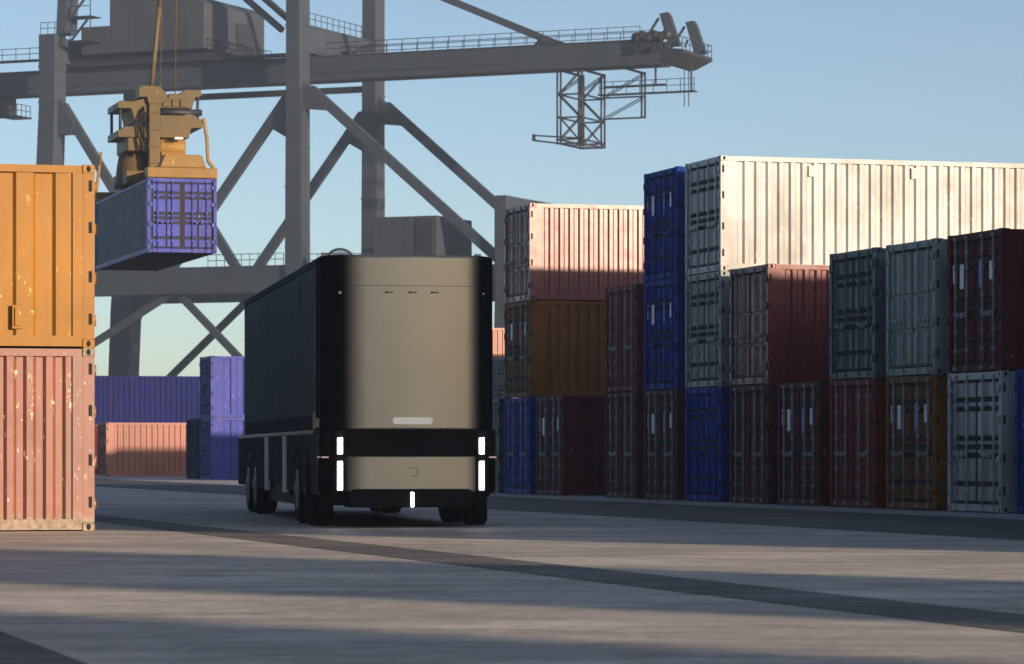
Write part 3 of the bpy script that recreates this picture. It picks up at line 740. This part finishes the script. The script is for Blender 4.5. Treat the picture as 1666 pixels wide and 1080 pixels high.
# railings
def rail(pts, h=1.05, step=1.5, r=.035):
    q = MB()
    for a, c in zip(pts[:-1], pts[1:]):
        a = Vector(a); c = Vector(c); n = max(1, round((c-a).length/step))
        for i in range(n+1):
            p = a.lerp(c, i/n); q.tube(p, p+Vector((0,0,h)), r, 5)
        for k in (.5, 1): q.tube(a+Vector((0,0,h*k)), c+Vector((0,0,h*k)), r, 5)
    return q
part('railing', rail([(1.0,3.5,36.6),(31.0,3.5,36.6)]), KD)
part('railing', rail([(1.0,6.5,36.6),(31.0,6.5,36.6)]), KD)
part('railing', rail([(.0,2.2,39.2),(.0,15.0,39.2)], step=1.2), KD)
part('railing', rail([(-40,3.4,37.6),(-26.7,3.4,37.6)]), KD)
part('walkway', MB().box((-40,3.2,37.45),(-26.7,4.2,37.58)), KD)
part('railing', rail([(-26.5,.2,39.42),(-25,.2,39.42),(-25,1.8,39.42)], step=.7), KD)
part('railing', rail([(-10.3,2.2,37.5),(-10.0,14,37.5)], step=1.1), KD)
part('railing', rail([(-9.2,0.3,17.8),(-1.6,.3,17.8)], step=.8), KD)
part('railing', rail([(1.0,.3,17.65),(7.5,.3,17.55)], step=.8), KD)
# stays
q = MB(); q.beam((23.4,4.6,36.4),(-.6,4.6,46.6),.55,.62); q.prism([(20.6,36.5),(24.2,36.5),(22.2,37.2),(21.4,37.3)],'y',4.35,4.85); part('forestay', q)
for v0, zz in ((4.6,39.0),(6.6,39.9)):
    q = MB(); q.beam((-2.2,v0-3.4,zz-.3),(-12.5,v0,zz+7.2),.4,.5); part('backstay', q)
q = MB()
for k in range(5):
    o = .12*k; q.path([(.2+o*.3,14.6,38.9-o),(.5,9.5,37.3-o*.6),(1.2,6.4,37.0+o*.3),(3.0,4.4,36.75+o*.2)], .09, 6)
part('cable_run', q, KD)
# stair tower beside the left mast
q = MB()
for i in range(5):
    z = 38.6+i*2.2; q.box((-23.6,.2,z),(-21.2,2.0,z+.09)); q.beam((-23.4,.3,z),(-21.4,.3,z+2.2),.25,.12)
    for u in (-23.4,-21.3): q.tube((u,.25,z),(u,.25,z+2.2),.05,5)
    q.tube((-23.4,.25,z+1.0),(-21.3,.25,z+1.0),.04,5)
part('stairway', q, KD)
# boom tip: frames, sheaves, platform
for v0 in (4.3, 10.6):
    q = MB(); q.prism([(32.45,38.75),(33.2,38.85),(33.45,38.5),(34.35,35.9),(33.3,35.9)],'y',v0,v0+.55); q.beam((32.3,v0+.27,38.4),(31.0,v0+.27,36.5),.18,.2); q.beam((32.6,v0+.27,37.2),(32.3,v0+.27,36.6),.15,.15); part('tip_frame', q, None, .02)
q = MB()
for i in range(6):
    u = 30.6+i*.55; q.lathe([(0,-.2),(.42,-.2),(.34,0),(.42,.2),(0,.2)],(u,4.0-.3,36.7+.15*(i%2)),'y',14); q.box((u-.2,3.5,35.4+.2*(i%3)),(u+.25,3.98,36.2))
part('sheave_block', q, KD)
q = MB(); q.prism([(32.62,34.5),(33.2,34.6),(34.7,35.3),(34.7,35.6),(32.62,35.8)],'y',4.0,11.4); part('tip_platform', q, KD, .02)
part('railing', rail([(33.4,4.1,35.6),(34.65,4.1,35.6),(34.65,11.3,35.6),(33.4,11.3,35.6)], step=.9), KD)
# lattice maintenance frame under the boom
q = MB(); ua, ub, va, vb, zt, zb_ = 23.2, 25.2, 4.2, 9.4, 34.4, 27.9
def cols(u, v, z0, z1):
    for du in (-.16,.16): q.tube((u+du,v,z0),(u+du,v,z1),.095,6)
for u in (ua, ub):
    for v in (va, vb): cols(u, v, zb_, zt)
for z in (32.2, 30.2, 28.3, 27.95):
    for v in (va, vb): q.beam((ua-.2,v,z),(ub+.2,v,z),.12,.14)
    for u in (ua, ub): q.beam((u,va,z),(u,vb,z),.12,.14)
for v in (va, vb):
    q.beam((ua,v,30.3),(ub,v,28.0+.1),.001+.13,.13); 
    for d in (-.08,.10): q.beam((ub+d,v,30.2),(ua+d,v,28.2),.08,.08); q.beam((ub+d,v,34.2),(ua+d,v,32.2),.08,.08)
    q.beam((ua,v,32.2),(ub,v,30.2),.16,.2)
cols(29.0, vb, 30.4, zt); q.beam((ub,vb,30.45),(29.2,vb,30.45),.12,.14); q.beam((ub,vb,32.3),(29.2,vb,32.3),.12,.14)
for d in (-.1,.1): q.beam((ub,vb,30.4+d),(29.0,vb,32.2+d),.08,.08); q.beam((ub,vb,32.3+d),(29.0,vb,34.2+d),.08,.08)
for d in (-.1,.1): q.beam((ua,va,32.3+d),(ua,vb,34.2+d),.08,.08); q.beam((ub,va,32.3+d),(ub,vb,34.2+d),.08,.08)
# pointed arm to the left
tip = (20.8,4.2,28.55)
q.beam((ub,va,28.35),(20.8,va,28.75),.12,.13); q.beam((ua,va,27.95),(20.8,va,28.35),.12,.13); q.beam((ub,vb,27.9),(20.9,va,28.3),.12,.13); q.box((20.7,va-.1,28.25),(20.95,va+.1,28.85))
for u in (ua, ub, 29.0): q.beam((u,4.2,34.32),(u,vb+.2,34.32),.16,.18)
part('lattice_frame', q, KD)
q = MB(); q.box((25.4,7.6,32.35),(34.4,8.5,32.45)); q.box((25.4,9.0,33.15),(31.2,9.2,33.3))
for u in (34.0,): q.tube((u,8,32.4),(u,8,35.2),.09,6); q.tube((u-.25,8,31.1),(u-.25,8,34.6),.04,5); q.tube((u-.65,8,31.1),(u-.65,8,34.6),.04,5)
q.tube((30.7,8,33.1),(30.7,8,34.8),.10,6)
part('hanging_walkway', q, KD)
part('railing', rail([(25.6,7.6,32.4),(34.4,7.6,32.4)], h=1.1, step=1.3), KD)
# trolley cabin hanging from the boom, left end
q = MB(); q.box((-38.5,3.4,32.6),(-33.0,6.5,34.38)); part('trolley_cabin', q, KD, .05)
q = MB(); q.box((-33.0,3.4,32.35),(-31.0,6.0,32.5)); part('walkway', q, KD)
part('railing', rail([(-32.9,3.5,32.5),(-31.1,3.5,32.5),(-31.1,5.9,32.5)], step=.8), KD)
# switch house, cable reel
q = MB(); q.box((7.3,.2,17.75),(13.4,7.6,21.75)); eh = part('switch_house', q, M['crane_house'], .04)
q = MB()
for i in range(3): q.box((7.9+i*1.2,.185,17.9),(7.94+i*1.2,.198,21.6))
q.box((11.4,.12,17.9),(13.0,.158,21.4)); q.build('panel_rib', KD, eh)
q = MB(); c = (4.4,-.6,17.5); q.lathe([(1.42,-.12),(1.60,-.12),(1.60,.12),(1.42,.12),(1.42,-.12)],c,'y',40); q.lathe([(0,-.3),(1.0,-.3),(1.0,.3),(0,.3)],c,'y',32)
for i in range(36):
    a = 2*math.pi*i/36; q.beam((c[0]+.98*math.cos(a),c[1],c[2]+.98*math.sin(a)),(c[0]+1.45*math.cos(a),c[1],c[2]+1.45*math.sin(a)),.09,.09)
part('cable_reel', q, KD)

# ---------------------------------------------------------------- haze over the harbour
HAZE = 0.0007
if HAZE:
    hz = MB().box((-160,-70,-1),(160,345,52)).build('haze', None)
    m = bpy.data.materials.new('haze'); m.use_nodes = True; t = m.node_tree; t.nodes.clear()
    o = t.nodes.new('ShaderNodeOutputMaterial'); pv = t.nodes.new('ShaderNodeVolumePrincipled')
    pv.inputs['Color'].default_value = (.93,.95,.97,1); pv.inputs['Density'].default_value = HAZE; pv.inputs['Anisotropy'].default_value = .6
    t.links.new(pv.outputs[0], o.inputs['Volume']); hz.material_slots[0].material = m; tag(hz, kind='stuff')
